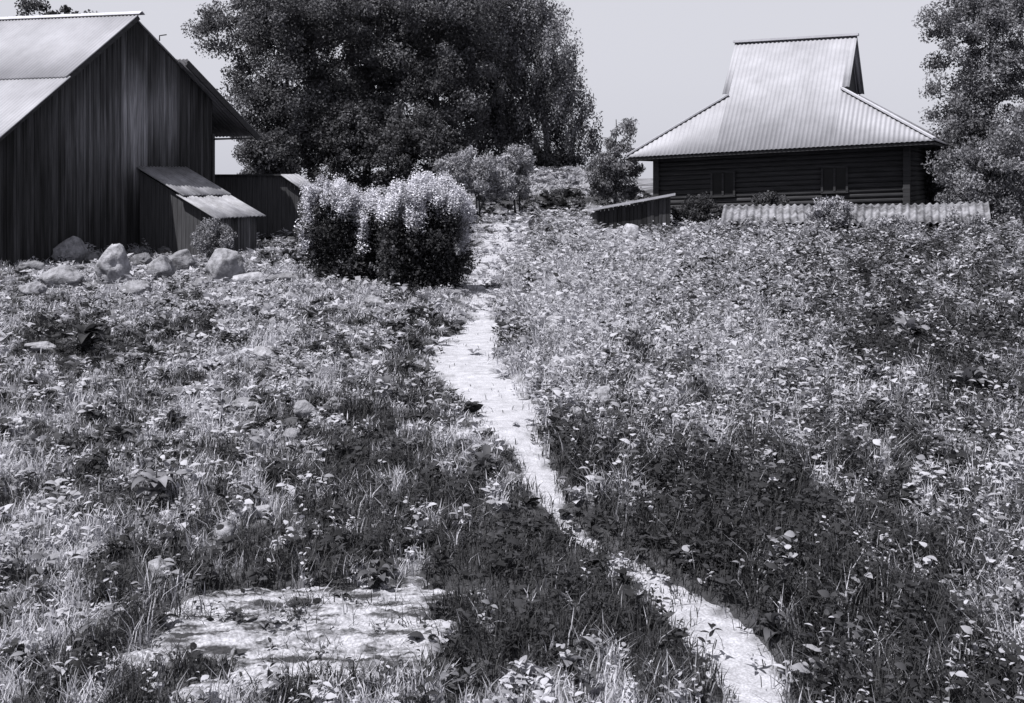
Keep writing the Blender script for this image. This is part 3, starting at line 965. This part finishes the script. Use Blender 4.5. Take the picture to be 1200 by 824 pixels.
G1 = 'tall trees standing close together behind the shrubs'
tree('broadleaf_tree', 'dark broadleaf tree whose crown reaches out above the barn eave', 'tree', 335, 57, 20,
     [(330, 90, 62, 100, 0, 4), (280, 32, 55, 42, 0, 2.5), (345, 10, 80, 55, 0, 4), (305, 160, 28, 45, -1, 2)], 260, 60000, .15, .08, G1)
tree('broadleaf_tree', 'black broadleaf tree right above the vine covered bushes', 'tree', 430, 59, 10,
     [(420, 80, 75, 120, 0, 4), (430, 0, 85, 60, 0, 4), (400, 165, 70, 45, -1.5, 2)], 270, 60000, .15, .074, G1)
tree('broadleaf_tree', 'dark broadleaf tree in the middle of the tree clump beside the weeping birches', 'tree', 510, 58, 10,
     [(515, 85, 70, 115, 0, 4), (520, 5, 80, 60, 0, 4), (500, 165, 60, 40, -1.5, 2)], 260, 60000, .15, .078, G1)
tree('weeping_birch', 'weeping birch with pale hanging streaks next to the dark broadleaf trees', 'tree', 590, 63, 8,
     [(590, 60, 52, 110, 0, 3), (590, 150, 45, 50, 0, 3), (585, 0, 52, 40, 0, 3)], 420, 34000, .16, .11, G1, droop=1.3, bark='palebark', clump=(.5, 1.0))
tree('weeping_birch', 'weeping birch at the right edge of the clump with open sky beside it', 'tree', 640, 62, 8,
     [(636, 65, 42, 75, 0, 2.6), (660, 112, 36, 45, 0, 2.4), (615, 5, 36, 45, 0, 2.5), (660, 160, 44, 35, 0, 2), (690, 150, 16, 30, 0, 1)], 420, 34000, .15, .125, G1, droop=1.1, bark='palebark', clump=(.45, .9))
tree('broadleaf_tree', 'dark broadleaf tree filling the back of the clump between its neighbours', 'tree', 470, 66, 0,
     [(470, 70, 120, 120, 0, 4), (470, 0, 120, 60, 0, 4), (380, 120, 80, 80, 0, 3), (585, 110, 60, 90, 0, 3)], 300, 46000, .24, .07, G1, clump=(.7, 1.4))
tree('young_tree', 'slim young tree with a loose crown just left of the log house', 'tree', 722, 49.5, 140,
     [(728, 158, 17, 24, 0, .7), (720, 188, 28, 22, 0, 1), (738, 208, 20, 22, 0, .9), (705, 205, 18, 22, 0, .8), (722, 222, 32, 14, 0, 1)], 100, 13000, .11, .12, clump=(.2, .5), r0=.07, reach=.8, nb=8)
tree('tall_tree', 'tall speckled tree with dark clumps rising right of the log house', 'tree', 1160, 46, 5,
     [(1150, 60, 58, 62, 0, 2.2), (1135, 20, 50, 42, 0, 2), (1180, 120, 60, 70, 0, 2.2), (1125, 130, 38, 48, 0, 1.6), (1190, 20, 50, 60, 0, 2), (1175, 185, 60, 40, 0, 2), (1145, 150, 52, 50, 0, 2)], 320, 56000, .12, .12, clump=(.35, .8), r0=.17, reach=1.6)
tree('bushy_tree', 'low pale bushy tree at the right edge below the tall speckled tree', 'tree', 1160, 39, 150,
     [(1150, 205, 45, 40, 0, 1.4), (1185, 185, 42, 60, 0, 1.5), (1118, 205, 24, 36, .5, .9), (1185, 240, 40, 30, 0, 1)], 150, 24000, .10, .15, clump=(.25, .55), r0=.09, reach=1)
tree('far_tree', 'far treetop showing above the ridge of the barn at the left edge', 'tree', 45, 50, 25,
     [(45, 24, 42, 22, 0, 2), (40, 70, 50, 50, 0, 2)], 70, 9000, .15, .05, 'treetops behind the barn', clump=(.3, .6))
tree('far_tree', 'small far treetop above the barn ridge nearest the gable peak', 'tree', 108, 50, 28,
     [(108, 30, 20, 20, 0, 1.5), (105, 70, 22, 40, 0, 1.5)], 50, 6000, .15, .05, 'treetops behind the barn', clump=(.3, .5))


def shrub(name, label, px, d, lobes, nclump, nleaf, size, tone, group=None, cap=None, clump=(.2, .42), stem=.05, droop=0.0, aspect=.55):
    x = (px - 600) / F * d; zg = hz(x, d)
    root = thing(name, label, 'shrub', (x, d, zg), group)
    lb = [(tuple(P(lx, ly, d + dd)), (rx * d / F, rd, ry * d / F)) for (lx, ly, rx, ry, dd, rd) in lobes]
    for i in range(4):
        m = MB()
        a = i * 1.57; top = Vector(lb[i % len(lb)][0]); b = Vector((x + .1 * math.cos(a), d + .1 * math.sin(a), zg - .1))
        m.tube([b, b.lerp(top, .5) + Vector((.08 * math.cos(a), .08 * math.sin(a), 0)), top], [stem, stem * .7, .01], 6)
        m.build('stem', M['bark'], root, True)
    crown('foliage', root, lb, nclump, nleaf, size, tone, droop, clump, .9, aspect=aspect)
    if cap:
        # paler leaves painting the sunlit top of the bush, hanging over at the rim
        lbc = [(tuple(P(lx, ly, d + dd)), (rx * d / F, rd, ry * d / F)) for (lx, ly, rx, ry, dd, rd) in cap[0]]
        crown('shoots', root, [(c, (q[0] * 1.22, q[1] * 1.22, q[2] * 1.12)) for c, q in lb], 110, 3600, .06, .09, .05, (.06, .15), .9)
        crown('sunlit_top', root, lbc, cap[1], cap[2], cap[3], cap[4], cap[5], (.14, .34), .8, aspect=.55, lie=.55, even=.7)
    return root


GV = 'vine covered bushes beside the path'  # dark leaf tone also paints the shaded fronts, pale top leaves the sunlit tops
shrub('vine_bush', 'left vine covered bush with a pale rounded top beside the black outbuilding', 390, 23.9,
      [(386, 262, 32, 44, 0, .7), (415, 280, 36, 42, .2, .8), (372, 290, 18, 30, .1, .6), (440, 285, 26, 44, .3, .7), (392, 312, 38, 20, .0, .7), (446, 275, 26, 52, .2, .8), (440, 305, 26, 28, .0, .7)], 200, 26000, .065, .030, GV,
      ([(384, 224, 27, 17, -.1, .6), (408, 233, 28, 15, -.2, .6), (436, 242, 26, 17, -.1, .6), (364, 242, 10, 18, -.2, .3), (428, 268, 12, 22, -.55, .2), (359, 270, 6, 18, -.2, .2), (452, 234, 22, 15, .1, .6)], 230, 40000, .042, .46, .16))
shrub('vine_bush', 'right vine covered bush with a shaggy pale top overhanging the path', 500, 22.9,
      [(502, 278, 40, 50, 0, .9), (470, 284, 28, 44, .1, .8), (528, 272, 20, 44, 0, .8), (500, 320, 44, 24, .0, .8), (470, 326, 24, 18, .0, .6), (530, 312, 22, 26, 0, .6)], 220, 30000, .065, .030, GV,
      ([(498, 222, 40, 18, -.1, .8), (466, 238, 24, 16, -.3, .5), (528, 236, 24, 19, -.2, .6), (551, 248, 10, 10, -.2, .3), (485, 250, 14, 22, -.7, .2), (540, 270, 8, 22, -.3, .2)], 240, 46000, .042, .46, .18))
shrub('round_bush', 'small round bush with dark middle in front of the lean-to wall', 250, 27.6,
      [(250, 280, 24, 21, 0, .5)], 60, 8000, .05, .16, clump=(.10, .2), stem=.02)
GP = 'pale loose bushes at the foot of the trees'
shrub('pale_bush', 'pale loose bush showing above the shaggy vine covered bush', 560, 47,
      [(556, 203, 38, 26, 0, 1.2), (533, 198, 24, 20, 0, .9), (580, 215, 22, 24, 0, .9)], 120, 17000, .10, .24, GP, clump=(.2, .42))
shrub('pale_bush', 'pale upright bush under the birches nearest the grassy bank', 606, 49,
      [(606, 193, 18, 24, 0, .9), (598, 215, 24, 20, 0, .9)], 80, 11000, .10, .24, GP, clump=(.2, .4))
GD = 'dark undergrowth below the tall trees'
for lx, d, w, hgt, lab in ((315, 53, 34, 36, 'black thicket under the outermost left tree beside the barn gap'), (390, 55, 56, 54, 'wide black thicket behind the left vine covered bush'),
                           (475, 55, 54, 52, 'black thicket behind the right vine covered bush'), (645, 62, 34, 20, 'small dark thicket under the weeping birch at the right edge')):
    shrub('thicket', lab, lx, d, [(lx, 207 - hgt * .55, w, hgt, 0, 1.6)], 100, 15000, .15, .06, GD, clump=(.35, .7))
shrub('thicket', 'dark thicket close behind the right corner of the log house', 1098, 48.5, [(1098, 200, 22, 34, 0, 1.2), (1085, 215, 22, 22, 0, 1)], 70, 9000, .13, .05, 'dark undergrowth by the log house', clump=(.3, .6))
GH = 'weedy bushes along the front of the log house'
for lx, ly, d, w, hgt, tn, lab in ((820, 250, 38.5, 30, 20, .035, 'dark bush between the small shed and the short shelter'), (905, 238, 38, 18, 10, .05, 'small bush peeping over the short shelter roof'),
                               (975, 252, 34.5, 24, 18, .22, 'pale leafy bush between the two low shelters'), (1045, 268, 33.2, 40, 15, .22, 'pale bush in front of the long shelter'),
                               (1135, 268, 33.5, 36, 20, .2, 'pale bush below the bushy tree near the right end of the long shelter'), (870, 272, 33.5, 44, 12, .2, 'low pale bush in front of the short shelter')):
    shrub('weedy_bush', lab, lx, d, [(lx, ly, w, hgt, 0, .7), (lx - w * .5, ly + 6, w * .6, hgt * .8, 0, .5)], 50, 6000, .085, tn, GH, clump=(.14, .32), stem=.02)


# ------------------------------------------------------------------ stones
def stone(label, px, py, w, hgt, tone=1.0, flat=1.0, turn=0.0, group='stones lying about the field', seed=None, sink=.25):
    g = ground_at(px, py)
    d = g.y
    lift = 1.6 if d > 32 else (1.0 if d > 25 else 1.4)
    rx = w * d / F / 2 * 1.08; rz = hgt * d / F / 2 * lift; ry = max(rx * .7, rz * .8) * flat
    bm = bmesh.new(); bmesh.ops.create_icosphere(bm, subdivisions=4, radius=1)
    sd = Vector((px * .13, py * .17, 3.1))
    for v in bm.verts:
        p = v.co.copy()
        n1 = mnoise.noise(p * .9 + sd); n2 = mnoise.noise(p * 2.3 + sd); n3 = mnoise.noise(p * 6 + sd)
        k = 1 + .34 * n1 + .20 * n2 + .09 * n3 + .05 * mnoise.noise(p * 14 + sd)
        q = p * k
        for ax in ((.8, .3, .5), (-.6, -.5, .6), (.1, -.9, .4), (-.3, .5, .8), (.5, -.6, -.2)):   # cut facets
            a = (Vector(ax) + sd * .0 + Vector((math.sin(px + ax[0] * 9), math.cos(py + ax[1] * 9), 0)) * .5).normalized()
            e = q.dot(a) - .78
            if e > 0: q -= a * e * .8
        v.co = Vector((q.x * rx, q.y * ry, q.z * rz))
    bm.normal_update()
    me = bpy.data.meshes.new('stone'); bm.to_mesh(me); bm.free()
    a = me.attributes.new('tone', 'FLOAT', 'POINT'); a.data.foreach_set('value', [tone] * len(me.vertices))
    o = link('stone', me, M['stone'], None, True)
    o.location = (g.x, g.y, g.z + rz * (1 - sink * 2) )
    o.rotation_euler = (0, R(turn), R(random.uniform(-25, 25)))
    return tag(o, label, 'stone', group)


for a in FOOT_STONES: stone(a[0], *a[1:6], group=GB, sink=.2)
for a in FIELD_STONES: stone(a[0], *a[1:6], turn=a[6], sink=.12)


# ------------------------------------------------------------------ broad leaved plants that stand out of the field
def broad_plant(label, px, py, nl, L, tone, spread=1.0):
    g = ground_at(px, py)
    root = thing('broad_leaf_plant', label, 'plant', g, 'broad leaved plants standing out of the weeds')
    m = MB(); m.tube([g, g + Vector((.01, 0, L * .7))], [.012, .006], 6); m.build('stem', M['bark'], root)
    V = []; Q = []; T = []
    for i in range(nl):
        yaw = i * 2.4 + random.uniform(-.4, .4); el = random.uniform(.2, 1.3) ; ll = L * .62 * random.uniform(.5, 1.15); ww = ll * random.uniform(.36, .55)
        D = Vector((math.cos(yaw), math.sin(yaw), 0)); S = Vector((-D.y, D.x, 0)); o = g + Vector((.12 * L * random.uniform(-1, 1), .12 * L * random.uniform(-1, 1), L * .55 * random.random()))
        b = len(V); n = 7; tn = tone * random.uniform(.6, 1.3)
        for k in range(n + 1):
            f = k / n; ang = el - 1.5 * f * f
            if k == 0: c = o.copy()
            else: c = c + (D * math.cos(ang) + Vector((0, 0, math.sin(ang)))) * ll / n
            wd = ww * math.sin(math.pi * min(1, .08 + .92 * f)) ** .8 * .5 + .003
            cup = Vector((0, 0, wd * .45))
            V += [c - S * wd + cup, c, c + S * wd + cup]; T += [tn * .95, tn * 1.1, tn * .95]
        for k in range(n):
            a = b + k * 3
            Q += [[a, a + 1, a + 4, a + 3], [a + 1, a + 2, a + 5, a + 4]]
    me = np_mesh('leaf_rosette', np.array([tuple(v) for v in V]), np.array(Q), np.array(T))
    o = link('leaf_rosette', me, M['leaf'], root, True)


for a in [('broad leaved plant with long arching leaves in the right weeds', 1062, 408, 30, .55, .17),
          ('pale broad leaved plant in the dark left grass above the blunt stone', 182, 590, 22, .36, .16),
          ('dark bushy leaved plant clump in the pale left grass', 100, 415, 26, .55, .028),
          ('pale leaved plant left of the path bend', 455, 470, 11, .34, .09),
          ('large leaved weed near the right edge of the field', 1140, 470, 12, .5, .10),
          ('low leafy plant at the dark bottom edge right of the path', 905, 742, 12, .2, .05),
          ('grey leaved plant beside the path just above its shaded dip', 570, 560, 13, .28, .07),
          ('leafy plant overhanging the top edge of the bare earth', 440, 690, 14, .2, .06),
          ('pale leaved plant in the middle of the right weeds', 905, 450, 13, .36, .15),
          ('leafy weed beside the rocks before the small shed', 810, 330, 12, .6, .16)]:
    broad_plant(*a)

# ------------------------------------------------------------------ light, sky, camera
SUN_EL, SUN_AZ = R(62), R(-124)        # azimuth from +Y (away from camera) towards +X; sun stands to the left
sd = Vector((math.sin(SUN_AZ) * math.cos(SUN_EL), math.cos(SUN_AZ) * math.cos(SUN_EL), math.sin(SUN_EL)))
sl = bpy.data.lights.new('sun', 'SUN'); sl.energy = 5.0; sl.angle = R(.6); sl.color = (1, .985, .975)
so = bpy.data.objects.new('sun', sl); COL.objects.link(so); so.location = sd * 50
so.rotation_euler = (-sd).to_track_quat('-Z', 'Y').to_euler()

w = bpy.data.worlds.new('World'); SC.world = w; w.use_nodes = True
nt = w.node_tree; bg_ = nt.nodes['Background']
sk = nt.nodes.new('ShaderNodeTexSky'); sk.sky_type = 'NISHITA'; sk.sun_disc = False
sk.sun_elevation = SUN_EL; sk.sun_rotation = SUN_AZ; sk.air_density = 1.0; sk.dust_density = 2.0
hs = nt.nodes.new('ShaderNodeHueSaturation'); hs.inputs['Saturation'].default_value = .0; hs.inputs['Value'].default_value = .8
mx = nt.nodes.new('ShaderNodeMix'); mx.data_type = 'RGBA'; mx.inputs[0].default_value = .85
mx.inputs[7].default_value = (3.36, 3.39, 3.78, 1)          # an even pale overcast veil
nt.links.new(sk.outputs[0], hs.inputs['Color']); nt.links.new(hs.outputs[0], mx.inputs[6]); nt.links.new(mx.outputs[2], bg_.inputs['Color'])
bg_.inputs['Strength'].default_value = .1

cam = bpy.data.cameras.new('camera'); co = bpy.data.objects.new('camera', cam); COL.objects.link(co)
co.location = (0, 0, EYE); co.rotation_euler = (R(90), 0, 0)
cam.sensor_width = 36; cam.lens = 36 * F / 1200; cam.shift_y = -(412 - HY) / 1200
cam.clip_start = .1; cam.clip_end = 6000
SC.camera = co
SC.view_settings.view_transform = 'Standard'; SC.view_settings.look = 'None'
SC.view_settings.exposure = 1.0; SC.view_settings.gamma = 1; SC.view_settings.use_curve_mapping = False
SC.cycles.max_bounces = 5; SC.cycles.diffuse_bounces = 2; SC.cycles.transmission_bounces = 2
